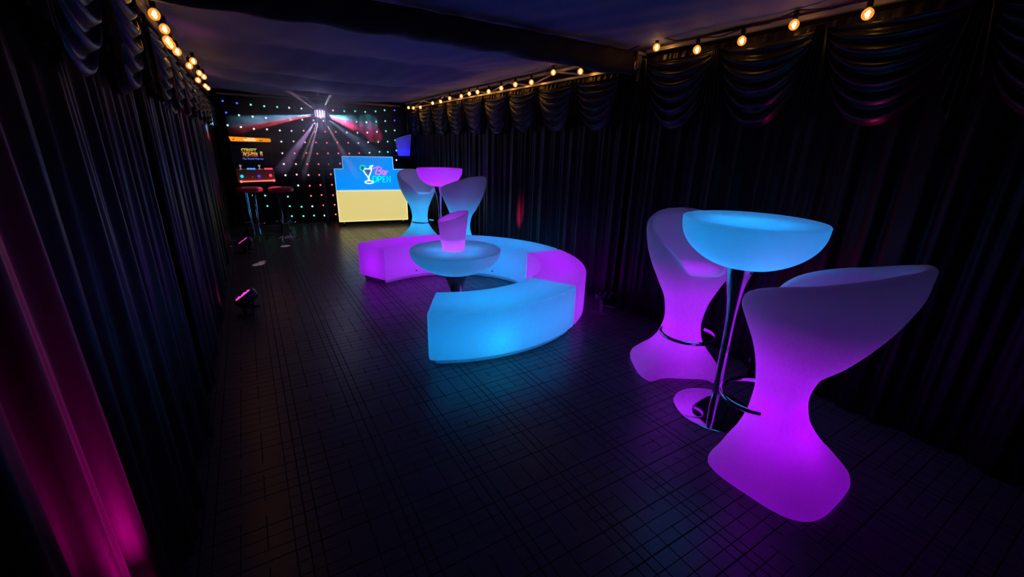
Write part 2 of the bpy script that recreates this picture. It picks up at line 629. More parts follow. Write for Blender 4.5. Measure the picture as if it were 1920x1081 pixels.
# black cloth wrapped round the cross beam between the two tent bays
rows = []
for a in range(17):
    ang = 2 * PI * a / 16
    row = []
    for i in range(121):
        x = -0.29 + 3.07 * i / 120
        fx = i / 120
        lowd = 0.075 + 0.03 * max(0, (fx - 0.55)) + 0.008 * math.sin(11 * x) * fx
        rz = 0.085 if math.sin(ang) > 0 else lowd + 0.01
        sgn = lambda q: (1 if q > 0 else -1)
        c, s = math.cos(ang), math.sin(ang)
        yy = 2.725 + sgn(c) * abs(c) ** 0.55 * (0.055 + 0.006 * math.sin(26 * x + 3 * ang))
        zz = 2.105 + sgn(s) * abs(s) ** 0.55 * (rz + 0.005 * math.sin(17 * x + 2 * ang))
        row.append((x, yy, min(zz, 2.175)))
    rows.append(row)
tag(MB().grid(rows).build('beam_wrap', 'beam_cloth', angle=180), 'dark wrinkled cloth wrapped along the roof beam crossing the tent', 'beam cloth')

# bracket of the tent frame where the beam meets the right eave
t = thing('frame_bracket', 'pale metal tent bracket where the wrapped roof beam meets the right wall', 'bracket', (2.79, 2.72, 0))
MB().box((0.045, -0.02, 2.05), (0.04, 0.045, 0.16)).build('leg', 'alloy', t, smooth=False)
MB().box((-0.03, -0.055, 2.11), (0.05, 0.02, 0.12)).box((-0.035, -0.075, 2.15), (0.09, 0.03, 0.02)).build('corner_plate', 'alloy', t, smooth=False)
MB().tube([(-0.055, -0.062, 2.04), (-0.075, -0.062, 2.05), (-0.075, -0.062, 2.09), (-0.055, -0.062, 2.10)], 0.006, 6).build('latch', 'alloy', t)

# ------------------------------------------------------------------ festoon bulbs
def bulb_proto():
    root = MB().sphere((0, 0, -0.055), 0.0255, 16, 10, 1.05).build('bulb', 'amber_glass')
    MB().tube([(0, 0, -0.070), (0.004, 0, -0.062), (-0.003, 0.002, -0.055), (0.003, -0.002, -0.048), (0, 0, -0.040)], [0.006, 0.009, 0.010, 0.009, 0.006], 8).build('filament', 'filament', root)
    MB().rev([(0.0, 0.012), (0.009, 0.012), (0.0135, 0.004), (0.0135, -0.022), (0.011, -0.028), (0.0, -0.028)], 12).build('socket', 'socket_black', root)
    return root


PROTO = bulb_proto()
used = [False]


def festoon(label, pts):
    t = thing('string_light', label, 'string light', (0, 0, 0), 0)
    cord = []
    for i, p in enumerate(pts):
        cord.append(Vector(p) + Vector((0, 0, 0.014)))
        if i + 1 < len(pts):
            q = pts[i + 1]
            mid = (Vector(p) + Vector(q)) / 2 + Vector((0, 0, 0.0))
            d = (Vector(q) - Vector(p)).length
            cord.append(mid - Vector((0, 0, min(0.04, 0.06 * d) - 0.014)))
    MB().tube(cord, 0.0045, 6).build('cord', 'socket_black', t)
    for p in pts:
        if not used[0]:
            b = PROTO; used[0] = True
            b.parent = t
        else:
            b = copy_tree(PROTO, t)
        b.location = p
    return t


# bulb centres sit 0.055 below these hanging points
R = [(1.16, 2.11), (1.51, 2.13), (1.81, 2.10), (2.13, 2.10), (2.49, 2.17), (3.36, 2.11), (3.78, 2.15), (4.17, 2.10), (4.5, 2.11), (4.82, 2.10), (5.14, 2.09), (5.45, 2.11), (5.7, 2.11), (5.96, 2.10), (6.37, 2.10), (6.73, 2.08), (7.07, 2.08), (7.66, 2.05), (8.03, 2.06), (8.3, 2.08)]
festoon('string of amber bulbs along the top of the right wall', [(2.70 * 2.75 / 2.75, y * 2.70 / 2.75, 1.44 + (z - 1.44) * 2.70 / 2.75 + 0.055) for y, z in R])
L = [(2.34, 1.89), (2.61, 1.89), (2.64, 1.85), (2.74, 1.85), (3.0, 1.86), (4.15, 1.97), (3.68, 1.88), (4.66, 1.95), (5.29, 1.99), (4.30, 1.86), (5.27, 1.91), (5.71, 1.93)]
lp = []
for y, z in L:
    k = (2.03 - 1.44) / (z - 1.44)
    k = min(max(k, 1.05), 1.30)
    lp.append((-0.22 * k, y * k, 1.44 + (z - 1.44) * k + 0.055))
lp.sort(key=lambda p: p[1])
festoon('string of amber bulbs bunched along the top of the left wall', lp)

# ------------------------------------------------------------------ star cloth
t = thing('star_curtain', 'black cloth dotted with coloured star lights hanging across the back wall', 'star curtain', (0, 8.62, 0))
rows = []
for z in (0.03, 0.4, 0.9, 1.4, 1.8, 2.08):
    rows.append([(-0.30 + 3.1 * k / 240, 0.04 + 0.012 * math.sin(k * 0.42 + 0.9 * math.sin(k * 0.07) + 0.3 * z) + 0.008 * math.sin(k * 0.13 + z), z) for k in range(241)])
MB().grid(rows).build('drape', 'black_velvet', t, angle=180)
STARS = """-0.17,2.01,b 0.02,1.99,b 0.21,1.98,g 0.40,1.97,g 0.59,1.97,g 0.77,1.97,w 0.96,1.97,w 1.47,1.97,p 1.66,1.97,g 1.85,1.98,g 2.03,1.98,g 2.22,2.00,g 2.39,2.03,g 2.58,2.04,b -0.15,1.84,b 0.02,1.81,c 0.21,1.80,w 0.40,1.79,w 0.77,1.78,p 0.95,1.79,w 1.13,1.79,p 1.29,1.79,p 1.66,1.79,c 1.86,1.80,c 2.04,1.80,g 2.22,1.82,g 2.39,1.84,g 2.57,1.86,b -0.16,1.65,c 0.02,1.63,w 0.20,1.61,w 0.39,1.61,w 0.58,1.60,w 0.76,1.60,w 0.95,1.61,p 1.13,1.60,r 1.30,1.61,r 1.48,1.61,r 1.67,1.61,w 1.86,1.61,w 2.04,1.62,w 2.22,1.64,g 2.39,1.66,g 2.56,1.68,g 0.58,1.42,w 0.77,1.43,p 0.95,1.42,p 1.13,1.42,r 1.31,1.42,r 1.49,1.43,r 1.68,1.43,r 1.86,1.43,p 2.04,1.45,w 2.23,1.46,g 2.41,1.47,g 2.56,1.50,g 0.57,1.23,p 0.76,1.23,r 0.95,1.24,r 1.13,1.23,r 1.31,1.24,r 1.49,1.24,r 1.68,1.24,r 1.86,1.25,r 2.05,1.26,w 2.24,1.28,g 2.40,1.28,g 2.57,1.31,g 0.57,1.05,w 0.76,1.05,p 0.94,1.05,r 1.13,1.05,r 1.31,1.05,r 1.50,1.06,r 2.56,1.13,w 0.57,0.86,w 0.75,0.87,p 0.94,0.86,p 1.12,0.86,r 1.32,0.87,r 0.75,0.68,w 0.94,0.67,r 1.12,0.68,r 1.32,0.68,r 0.03,0.53,g 0.21,0.52,g 0.56,0.49,g 0.94,0.49,r 1.12,0.50,r 1.32,0.49,r 0.04,0.36,g 0.22,0.34,g 0.57,0.32,g 0.76,0.30,g 0.94,0.30,w 1.13,0.31,r 1.33,0.31,r 0.04,0.17,b 0.58,0.14,g 0.77,0.13,g 0.95,0.13,g 1.13,0.12,w 1.33,0.13,r"""
pts = []
for s in STARS.split():
    x, z, c = s.split(',')
    pts.append((float(x), float(z), c))
proto = {}
extra = MB()
for i, (x, z, c) in enumerate(pts):
    if i in (91, 92, 97):
        extra.sphere((x, 0.0, z), 0.014, 10, 6)
        continue
    if c not in proto:
        proto[c] = MB().sphere((0, 0, 0), 0.0145, 10, 6).build('star_light', 'star_' + c, t)
        o = proto[c]
    else:
        o = proto[c].copy(); COL.objects.link(o); o.parent = t
    o.location = (x, 0.005, z)
tag(extra.build('star_lights', 'star_g', t), kind='stuff')

# ------------------------------------------------------------------ curved glowing benches
RC = (1.5, 3.58)


def bench_shell():
    """A sixth of a ring, rounded at every edge, centred on angle 0."""
    r0, r1, h = 0.865, 1.285, 0.40
    half = math.radians(29.4)
    rr = 0.018

    def section(inset, zlo, zhi):
        p = []
        a0, a1, b0, b1 = r0 + inset, r1 - inset, zlo, zhi
        for cxx, czz, s in ((a1 - rr, b1 - rr, 0), (a0 + rr, b1 - rr, 90), (a0 + rr, b0 + rr, 180), (a1 - rr, b0 + rr, 270)):
            for k in range(5):
                a = math.radians(s + 22.5 * k)
                p.append((cxx + rr * math.cos(a), czz + rr * math.sin(a)))
        return p

    def body(m, inset, zlo, zhi):
        rows = []
        steps = [(-half + inset / 1.07, 0.018), (-half + inset / 1.07 + 0.004, 0.006), (-half + inset / 1.07 + 0.016, 0.0)]
        seq = steps + [(-half * 0.97 + 2 * half * 0.97 * k / 34, 0.0) for k in range(1, 34)] + [(-a, i) for a, i in reversed(steps)]
        for a, ins in seq:
            rows.append([(r * math.cos(a), r * math.sin(a), z) for r, z in section(inset + ins, zlo + ins, zhi - ins)])
        m.grid(rows, True)
        n = len(rows[0])
        base = len(m.v) - n * len(rows)
        m.f.append(tuple(base + k for k in range(n)))
        m.f.append(tuple(base + n * (len(rows) - 1) + k for k in reversed(range(n))))
    top = MB(); body(top, 0.0, 0.042, h)
    pl = MB(); body(pl, 0.030, 0.001, 0.041)
    return top, pl


bt, bp = bench_shell()


def bench(angle, color, hot, power, label):
    t = thing('curved_bench', label, 'bench', (RC[0], RC[1], 0), math.radians(angle), 'glowing benches set in a ring')
    if not bench.meshes:
        a = bt.build('shell', 'frosted_plastic', t)
        b = bp.build('plinth', 'frosted_plastic', t)
        c = MB().rev([(0, 0.004), (0.008, 0.004), (0.008, -0.004), (0, -0.004)], 12, (0.862, 0.06, 0.09), Matrix.Rotation(PI / 2, 3, 'Y')).build('charging_port', 'dark_plug', t)
        bench.meshes = [a, b, c]
    else:
        for s in bench.meshes:
            o = s.copy(); COL.objects.link(o); o.parent = t
    for k in range(5):
        a = math.radians(-23 + 11.5 * k)
        lamp('led_lamp', 'POINT', (1.075 * math.cos(a), 1.075 * math.sin(a), 0.19), power, color, t, 0.07)
    for k in range(5):
        a = math.radians(-24 + 12 * k)
        lamp('led_lamp', 'POINT', (1.075 * math.cos(a), 1.075 * math.sin(a), 0.018), power * 0.06, color, t, 0.008)
    lamp('led_lamp', 'POINT', (1.15 * math.cos(-0.12), 1.15 * math.sin(-0.12), 0.15), hot[0], hot[1], t, 0.04)
    return t


bench.meshes = []
BP = 1.0
bench(270.0, BLUE, (BP * 0.8, CYAN), BP, 'blue glowing curved bench nearest the camera, at the open end of the ring')
bench(329.3, VIOLET, (0.2, VIOLET), BP, 'violet glowing curved bench between two blue ones, closest to the right curtain')
bench(28.6, BLUE, (0.25, CYAN), BP, 'blue glowing curved bench at the far side of the ring, half behind the low table')
bench(87.9, VIOLET, (0.2, VIOLET), BP, 'violet glowing curved bench at the far left end of the ring')


# ------------------------------------------------------------------ glowing bowl tables
def bowl_profile(rim, zrim, zbot, rbot, power=2.2):
    p = [(0, zbot), (rbot * 0.6, zbot), (rbot, zbot + 0.001)]
    n = 22
    for k in range(1, n + 1):
        t = k / n
        z = zbot + (zrim - 0.012 - zbot) * t
        r = rbot + (rim - rbot) * (1 - (1 - t) ** power) ** (1 / 1.35)
        p.append((r, z))
    p += [(rim + 0.002, zrim - 0.006), (rim - 0.002, zrim), (rim - 0.012, zrim + 0.001), (rim - 0.02, zrim - 0.004), (rim * 0.86, zrim - 0.012), (rim * 0.5, zrim - 0.016), (0, zrim - 0.017)]
    return p


def bar_table(loc, label, color, power, hot, rim=0.33):
    t = thing('bar_table', label, 'bar table', loc, 0, 'tall glowing bar tables')
    MB().rev(bowl_profile(rim, 1.122, 0.878, 0.10, 2.3), 72).build('bowl', 'frosted_plastic', t)
    prof = [(0.0, 0.877), (0.088, 0.877), (0.082, 0.84), (0.062, 0.77), (0.045, 0.69), (0.034, 0.60), (0.029, 0.50), (0.028, 0.3), (0.028, 0.016), (0, 0.016)]
    MB().rev(prof, 36).build('stem', 'brushed_steel', t)
    MB().rev([(0, 0.018), (0.03, 0.018), (0.12, 0.012), (0.215, 0.009), (0.224, 0.006), (0.224, 0.001), (0, 0.001)], 64).build('base_plate', 'chrome', t)
    MB().rev([(0, 0.004), (0.008, 0.004), (0.008, -0.003), (0, -0.003)], 10, (-0.085, -0.095, 0.874)).build('charging_port', 'dark_plug', t)
    for k in range(5):
        a = 2 * PI * k / 5 + 0.3
        lamp('led_lamp', 'POINT', (0.16 * math.cos(a), 0.16 * math.sin(a), 1.0), power, color, t, 0.05)
    lamp('led_lamp', 'POINT', (0.02, 0.05, 0.97), hot[0], hot[1], t, 0.05)
    return t


bar_table((2.155, 1.185, 0), 'blue glowing bowl bar table on chrome stem between the two near violet stools', BLUE, 0.5, (0.6, CYAN))
bar_table((2.34, 5.83, 0), 'violet glowing bowl bar table on steel stem between the two far stools', VIOLET, 0.65, (0.5, VIOLET), 0.32)

t = thing('coffee_table', 'low glowing bowl table inside the bench ring with a violet bucket on it', 'low table', (1.57, 3.57, 0))
MB().rev(bowl_profile(0.425, 0.515, 0.285, 0.12, 2.0), 72).build('bowl', 'frosted_plastic', t)
MB().rev([(0, 0.284), (0.118, 0.284), (0.11, 0.262), (0.085, 0.20), (0.062, 0.12), (0.05, 0.06), (0.05, 0.014), (0, 0.014)], 36).build('stem', 'brushed_steel', t)
MB().rev([(0, 0.016), (0.06, 0.016), (0.2, 0.01), (0.23, 0.006), (0.23, 0.001), (0, 0.001)], 56).build('base_plate', 'chrome', t)
MB().rev([(0, 0.005), (0.008, 0.005), (0.008, -0.004), (0, -0.004)], 10, (0.07, -0.13, 0.29)).build('charging_port', 'dark_plug', t)
for k in range(5):
    a = 2 * PI * k / 5
    lamp('led_lamp', 'POINT', (0.20 * math.cos(a), 0.20 * math.sin(a), 0.41), 0.5, (0.0, 0.34, 0.95), t, 0.05)


# ------------------------------------------------------------------ glowing high backed stools
def stool_shell():
    ks = [0, 0.03, 0.10, 0.18, 0.28, 0.38, 0.50, 0.62, 0.74, 0.86, 0.97, 1.09]
    w = spline(ks, [0.278, 0.283, 0.245, 0.182, 0.130, 0.110, 0.126, 0.178, 0.235, 0.275, 0.290, 0.270])
    b = spline(ks, [0.245, 0.250, 0.200, 0.120, 0.052, 0.028, 0.052, 0.140, 0.210, 0.262, 0.290, 0.295])
    f = spline(ks, [0.275, 0.280, 0.250, 0.218, 0.200, 0.198, 0.212, 0.235, 0.280, 0.318, 0.332, 0.318])
    ne = spline([0, 0.1, 0.3, 0.5, 1.09], [3.4, 2.8, 2.1, 2.15, 2.2])
    H = spline([0, 25, 50, 80, 105, 125, 140, 152, 162, 180], [1.075, 1.067, 1.04, 0.992, 0.945, 0.90, 0.845, 0.775, 0.745, 0.745])
    rec = spline([0, 0.06, 0.12, 0.25, 0.5, 0.7, 0.8, 1.1], [0.055, 0.04, 0.022, 0.018, 0.022, 0.018, 0.0, 0.0])
    zs = 0.735
    n = 96

    def pt(th, z, ins=0.0):
        s, c = math.sin(th), math.cos(th)
        e = 2 / ne(z)
        ww = w(z) - ins; ext = (b(z) if c > 0 else f(z)) - ins
        x = ww * math.copysign(abs(s) ** e, s)
        y = ext * math.copysign(abs(c) ** e, c)
        d = abs(abs(th if th <= PI else th - 2 * PI) - PI)
        if c < 0:
            y += rec(z) * math.exp(-(d / 0.62) ** 4)
        return (x, y, z)
    rows = []
    nz = 46
    ths = [2 * PI * k / n for k in range(n)]

    def deg(th):
        return math.degrees(min(th, 2 * PI - th))

    def z0(th):
        d = abs(deg(th) - 180)
        return 0.001 + 0.035 * math.exp(-(d / 26) ** 4)
    rows.append([(pt(th, z0(th))[0] * 0.02, pt(th, z0(th))[1] * 0.02, 0.02) for th in ths])
    rows.append([(lambda p: (p[0] * 0.9, p[1] * 0.9, p[2]))(pt(th, z0(th) + 0.0)) for th in ths])
    for j in range(nz + 1):
        tt = j / nz
        rows.append([pt(th, z0(th) + (H(deg(th)) - 0.015 - z0(th)) * tt) for th in ths])
    rows.append([(lambda p: (p[0], p[1], H(deg(th)) - 0.004))(pt(th, H(deg(th)), 0.006)) for th in ths])
    rows.append([(lambda p: (p[0], p[1], H(deg(th))))(pt(th, H(deg(th)), 0.017)) for th in ths])
    rows.append([(lambda p: (p[0], p[1], H(deg(th)) - 0.005))(pt(th, H(deg(th)), 0.029)) for th in ths])
    for j in range(1, 13):
        tt = j / 12
        rr = []
        for th in ths:
            h = H(deg(th)) - 0.012
            z = h + (zs - h) * tt
            rr.append((lambda p: (p[0], p[1], z))(pt(th, z, 0.038 + 0.02 * tt ** 6)))
        rows.append(rr)
    for k in (0.93, 0.8, 0.6, 0.4, 0.2, 0.02):
        rows.append([(lambda p: (p[0] * k, p[1] * k, zs - 0.006 * (1 - k)))(pt(th, zs, 0.058)) for th in ths])
    m = MB()
    m.grid(rows, True)
    N = len(rows)
    m.f.append(tuple(range(n - 1, -1, -1)))
    m.f.append(tuple((N - 1) * n + k for k in range(n)))
    return m


SHELL = stool_shell()
PROTO_STOOL = {}


def stool(loc, rz, label, color, powers):
    t = thing('glow_stool', label, 'stool', loc, rz, 'high backed glowing stools')
    if not PROTO_STOOL:
        PROTO_STOOL['shell'] = SHELL.build('shell', 'frosted_plastic', t, angle=70)
        arc = []
        for k in range(33):
            a = math.radians(-215 + 250 * k / 32)
            arc.append((0.168 * math.cos(a), -0.165 + 0.150 * math.sin(a), 0.325))
        PROTO_STOOL['foot_ring'] = MB().tube(arc, 0.0125, 12).build('foot_ring', 'chrome', t)
        PROTO_STOOL['port'] = MB().rev([(0, 0.004), (0.008, 0.004), (0.008, -0.004), (0, -0.004)], 10, (0.0, -0.215, 0.105), Matrix.Rotation(1.0, 3, 'X')).build('charging_port', 'dark_plug', t)
    else:
        for s in PROTO_STOOL.values():
            o = s.copy(); COL.objects.link(o); o.parent = t
    for (z, p) in powers:
        lamp('led_lamp', 'POINT', (0, -0.06 if z > 0.2 else -0.02, z), p, color, t, 0.05)
    return t


PW = [(0.16, 1.4), (0.36, 0.7), (0.60, 0.95)]
stool((2.375, 1.655, 0), math.radians(-33), 'violet glowing stool facing the camera beyond the blue bar table', VIOLET, PW)
stool((1.97, 0.72, 0), math.radians(183), 'violet glowing stool with its back to the camera, nearest of all', VIOLET, PW)
stool((2.19, 6.36, 0), math.radians(4), 'blue lit stool with its seat showing, left of the violet bar table', (0.0, 0.42, 0.95), PW)
stool((2.42, 5.20, 0), math.radians(200), 'blue and mauve stool seen from behind, right of the violet bar table', (0.0, 0.36, 0.95), PW)


# ------------------------------------------------------------------ ice buckets
def bucket(loc, rz, sc, label, color, power):
    t = thing('ice_bucket', label, 'ice bucket', loc, rz, 'glowing slant topped buckets')
    t.scale = (sc, sc, sc)
    n = 56

    def cut(a):
        return 0.325 + 0.045 * math.cos(a)
    rows = []
    rb, rt = 0.105, 0.146

    def rad(z): return rb + (rt - rb) * z / 0.33
    ang = [2 * PI * k / n for k in range(n)]
    rows.append([(0.002 * math.cos(a), 0.002 * math.sin(a), 0.001) for a in ang])
    rows.append([((rb - 0.008) * math.cos(a), (rb - 0.008) * math.sin(a), 0.001) for a in ang])
    rows.append([(rb * math.cos(a), rb * math.sin(a), 0.008) for a in ang])
    for j in range(1, 14):
        rows.append([(rad(cut(a) * j / 13) * math.cos(a), rad(cut(a) * j / 13) * math.sin(a), cut(a) * j / 13) for a in ang])
    rows.append([((rad(cut(a)) - 0.005) * math.cos(a), (rad(cut(a)) - 0.005) * math.sin(a), cut(a) + 0.003) for a in ang])
    for j in range(0, 9):
        zz = [cut(a) + (0.105 - cut(a)) * j / 8 for a in ang]
        rows.append([((rad(z) - 0.011) * math.cos(a), (rad(z) - 0.011) * math.sin(a), z) for a, z in zip(ang, zz)])
    rows.append([(0.002 * math.cos(a), 0.002 * math.sin(a), 0.10) for a in ang])
    m = MB().grid(rows, True)
    m.build('bucket_wall', 'frosted_bucket', t, angle=50)
    lamp('led_lamp', 'POINT', (0, 0, 0.05), power, color, t, 0.03)
    lamp('led_lamp', 'POINT', (0, 0, 0.22), power * 0.9, color, t, 0.06)
    return t


bucket((1.565, 3.61, 0.500), math.radians(-10), 0.98, 'violet glowing slant topped bucket on the low bowl table', (0.47, 0.0, 1.0), 0.65)
bucket((2.62, 8.32, 1.222), math.radians(-5), 1.05, 'deep blue glowing slant topped bucket on the bar shelf', (0.012, 0.004, 1.0), 0.8)

# ------------------------------------------------------------------ the bar
BAR = thing('bar_counter', 'stepped bar counter with backlit blue panel above a cream one', 'bar counter', (1.285, 8.0, 0), math.radians(-9))
W = 1.20


def panel(mb, pts, y0, y1):
    n = len(pts)
    vs = [(x, y0, z) for x, z in pts] + [(x, y1, z) for x, z in pts]
    fs = [tuple(range(n)), tuple(n + k for k in reversed(range(n)))] + [(k, n + k, n + (k + 1) % n, (k + 1) % n) for k in range(n)]
    return mb.add(vs, fs)


UP = [(0.0, 0.64), (W, 0.64), (W, 1.0), (0.99, 1.0), (0.985, 1.208), (0.145, 1.208), (0.142, 1.0), (0.0, 1.0)]
LO = [(0.0, 0.09), (W, 0.09), (W, 0.628), (0.0, 0.628)]
panel(MB(), UP, 0.0, 0.03).build('upper_panel', 'blue_acrylic', BAR, smooth=False)
panel(MB(), LO, 0.0, 0.03).build('lower_panel', 'cream_acrylic', BAR, smooth=False)


def edge_strip(pts, closed=True):
    m = MB()
    for a, b in zip(pts, pts[1:] + pts[:1]):
        m.tube([(a[0], -0.004, a[1]), (b[0], -0.004, b[1])], 0.0055, 6)
    return m


edge_strip(UP[1:] + UP[:1]).build('edge_strip', 'edge_blue', BAR)
edge_strip(LO).build('edge_strip', 'edge_cream', BAR)
MB().box((W / 2, -0.001, 0.634), (W, 0.012, 0.008)).build('joint', 'socket_black', BAR, smooth=False)
MB().box((W / 2, 0.11, 0.55), (W - 0.01, 0.155, 0.84)).build('body', 'black_plastic', BAR, smooth=False)
for x, z in ((0.03, 0.61), (0.03, 0.66), (0.45, 1.205), (0.72, 1.205)):
    MB().rev([(0, 0.004), (0.006, 0.003), (0.007, -0.002)], 8, (x, -0.004, z), Matrix.Rotation(PI / 2, 3, 'X')).build('screw', 'socket_black', BAR)
for x in (0.08, W - 0.08):
    for y in (0.05, 0.17):
        c = MB().rev([(0, 0.012), (0.028, 0.012), (0.032, 0.006), (0.032, -0.006), (0.028, -0.012), (0, -0.012)], 18, (x, y, 0.033), Matrix.Rotation(PI / 2, 3, 'Y')).build('caster', 'black_plastic', BAR)
        MB().box((x, y, 0.08), (0.04, 0.03, 0.05)).build('fork', 'alloy', c, smooth=False)

# shelves behind the counter
t = thing('back_bar_shelf', 'two-tier black shelf unit standing behind the bar counter', 'shelf unit', (1.08, 8.36, 0))
MB().box((0.935, 0.02, 1.21), (1.61, 0.25, 0.022), bev=0.004).build('upper_shelf', 'shelf_black', t)
MB().box((0.87, 0.02, 0.985), (1.74, 0.26, 0.022), bev=0.004).build('lower_shelf', 'shelf_black', t)
for x in (0.06, 1.68):
    for y in (-0.09, 0.13):
        MB().box((x, y, 0.49), (0.035, 0.035, 0.98)).build('leg', 'black_plastic', t, smooth=False)
for x in (0.22, 1.66):
    for y in (-0.08, 0.12):
        MB().box((x, y, 1.0975), (0.03, 0.03, 0.203)).build('riser', 'black_plastic', t, smooth=False)

# neon sign on the counter front
NS = thing('neon_sign', 'neon cocktail glass and bar open lettering on the blue counter panel', 'neon sign', (1.285, 8.0, 0), math.radians(-9))
SY = -0.022
SX, SZ, SS = 0.405, 0.742, 0.00056     # origin and metres per drawing unit


def stroke(mb, pts, r, closed=False, y=SY):
    mb.tube([(SX + SS * (px - 130), y, SZ + SS * (890 - py) * 0.92) for px, py in pts], r, 7, closed)


def arcp(cx_, cy_, rx, ry, a0, a1, n=14):
    return [(cx_ + rx * math.cos(math.radians(a0 + (a1 - a0) * k / n)), cy_ - ry * math.sin(math.radians(a0 + (a1 - a0) * k / n))) for k in range(n + 1)]


m = MB()
stroke(m, [(245, 430), (300, 530), (365, 635), (385, 690), (385, 775)], 0.0088)
stroke(m, [(500, 330), (500, 420), (460, 520), (405, 640), (405, 690), (408, 775)], 0.0088)
stroke(m, [(270, 375), (370, 378), (480, 378)], 0.0095)
stroke(m, arcp(400, 820, 125, 45, 90, 450, 26)[:-1], 0.0088, True)
stroke(m, [(480, 378), (500, 330), (530, 285), (560, 278)], 0.0088)
stroke(m, [(440, 370), (470, 290), (520, 272), (560, 278)], 0.0088)
m.build('glass_outline', 'neon_white', NS)
m = MB()
stroke(m, [(285, 420), (390, 415), (470, 415), (385, 580)], 0.006, True, SY + 0.004)
stroke(m, [(320, 440), (440, 440), (385, 540)], 0.012, True, SY + 0.004)
stroke(m, [(365, 470), (410, 470)], 0.014, False, SY + 0.004)
stroke(m, [(320, 822), (480, 822)], 0.008, False, SY + 0.004)
stroke(m, [(345, 345), (420, 345)], 0.008, False, SY + 0.004)
m.build('drink', 'neon_grey', NS)
m = MB(); stroke(m, arcp(240, 350, 82, 88, -60, 240, 20), 0.0065)
m.build('lime_rim', 'neon_green', NS)
m = MB(); stroke(m, arcp(235, 350, 26, 28, 0, 360, 12)[:-1], 0.018, True, SY + 0.002)
m.build('lime_slice', 'lime_green', NS)
m = MB()
stroke(m, [(545, 385), (590, 345), (650, 320), (700, 312), (760, 320), (800, 355), (790, 400), (740, 430), (690, 445), (760, 455), (785, 500), (760, 550), (700, 575), (645, 560), (625, 520)], 0.0082)
stroke(m, [(690, 335), (660, 400), (630, 470), (600, 560)], 0.0082)
stroke(m, arcp(850, 500, 42, 60, 60, 400, 16), 0.0082)
stroke(m, [(895, 440), (885, 520), (895, 565), (925, 560)], 0.0082)
stroke(m, [(935, 450), (930, 565)], 0.0082)
stroke(m, [(932, 500), (955, 465), (985, 455), (992, 475)], 0.0082)
m.build('bar_lettering', 'neon_pink', NS)
m = MB()
stroke(m, arcp(580, 720, 62, 100, 0, 360, 24)[:-1], 0.0078, True)
stroke(m, [(680, 825), (680, 630), (740, 625), (775, 650), (770, 710), (735, 735), (685, 735)], 0.0078)
stroke(m, [(900, 625), (825, 628), (825, 822), (905, 825)], 0.0078)
stroke(m, [(828, 722), (890, 722)], 0.0078)
stroke(m, [(955, 825), (950, 625), (1060, 825), (1050, 620)], 0.0078)
m.build('open_lettering', 'neon_cyan', NS)
MB().box((SX + 0.01, -0.012, SZ + 0.30), (0.01, 0.024, 0.01)).box((SX + 0.40, -0.012, SZ + 0.12), (0.01, 0.024, 0.01)).build('mount', 'socket_black', NS, smooth=False)

# ------------------------------------------------------------------ arcade machine
AM = thing('arcade_machine', 'small black arcade cabinet on a stand with glowing orange header behind red stools', 'arcade machine', (0.11, 7.92, 0))
hw = 0.27
side = [(-0.30, 0.80), (0.14, 0.80), (0.14, 1.48), (-0.06, 1.49), (-0.08, 1.40), (0.02, 1.36), (-0.04, 1.06), (-0.30, 0.99)]
for sx in (-1, 1):
    m = MB()
    n = len(side)
    x0, x1 = sx * hw, sx * (hw - 0.018)
    m.add([(x0, y, z) for y, z in side] + [(x1, y, z) for y, z in side],
          [tuple(range(n)), tuple(n + k for k in reversed(range(n)))] + [(k, (k + 1) % n, n + (k + 1) % n, n + k) for k in range(n)])
    m.build('side_panel', 'black_plastic', AM, smooth=False)
MB().box((0, 0.12, 1.13), (0.50, 0.02, 0.66)).build('back_panel', 'black_plastic', AM, smooth=False)
scr = MB().box((0, 0.005, 1.20), (0.50, 0.015, 0.33), Matrix.Rotation(-0.18, 3, 'X')).build('screen', 'screen_dark', AM, smooth=False)
RT = (PI / 2 - 0.18, 0, 0)
text_mesh('STREET', 0.088, 0.002, 'logo_fire', scr, 'logo_lettering', (-0.045, -0.028, 1.275), RT, 0.18, 0.80, 0.86)
text_mesh('FIGHTER', 0.088, 0.002, 'logo_fire', scr, 'logo_lettering', (-0.03, -0.020, 1.215), RT, 0.18, 0.66, 0.86)
text_mesh('II', 0.105, 0.002, 'logo_fire', scr, 'logo_lettering', (0.120, -0.022, 1.228), RT, 0.0, 1.0, 0.86)
text_mesh('The World Warrior', 0.040, 0.002, 'screen_blue', scr, 'subtitle_lettering', (0.0, -0.010, 1.158), RT, 0.0, 0.85)
text_mesh('FREE PLAY', 0.02, 0.001, 'screen_grey', scr, 'subtitle_lettering', (0.02, -0.006, 1.128), RT, 0.0, 1.0)
mq = MB()
mp = [(-hw - 0.0, 1.475), (hw, 1.462), (hw + 0.005, 1.418), (hw - 0.02, 1.41), (-hw + 0.02, 1.41)]
panel(mq, mp, -0.085, -0.07)
mqo = mq.build('header_sign', 'marquee_orange', AM, smooth=False)
m = MB()
rnd = random.Random(3)
for zz, xa, xb in ((1.457, -0.03, 0.06), (1.440, -0.08, 0.09), (1.424, -0.07, 0.08)):
    x = xa
    while x < xb:
        w_ = rnd.uniform(0.008, 0.02)
        m.box((x, -0.087, zz + rnd.uniform(-.002, .002)), (w_, 0.003, 0.010)); x += w_ + 0.004
m.build('sign_lettering', 'marquee_white', mqo, smooth=False)
MB().sphere((-0.215, -0.086, 1.435), 0.012, 8, 6).sphere((-0.2, -0.086, 1.462), 0.007, 8, 6).sphere((0.13, -0.086, 1.43), 0.012, 8, 6).sphere((0.155, -0.086, 1.432), 0.01, 8, 6).build('sign_figure', 'marquee_brown', mqo)
MB().box((0, -0.0, 1.44), (0.50, 0.13, 0.07)).build('header_box', 'black_plastic', AM, smooth=False)
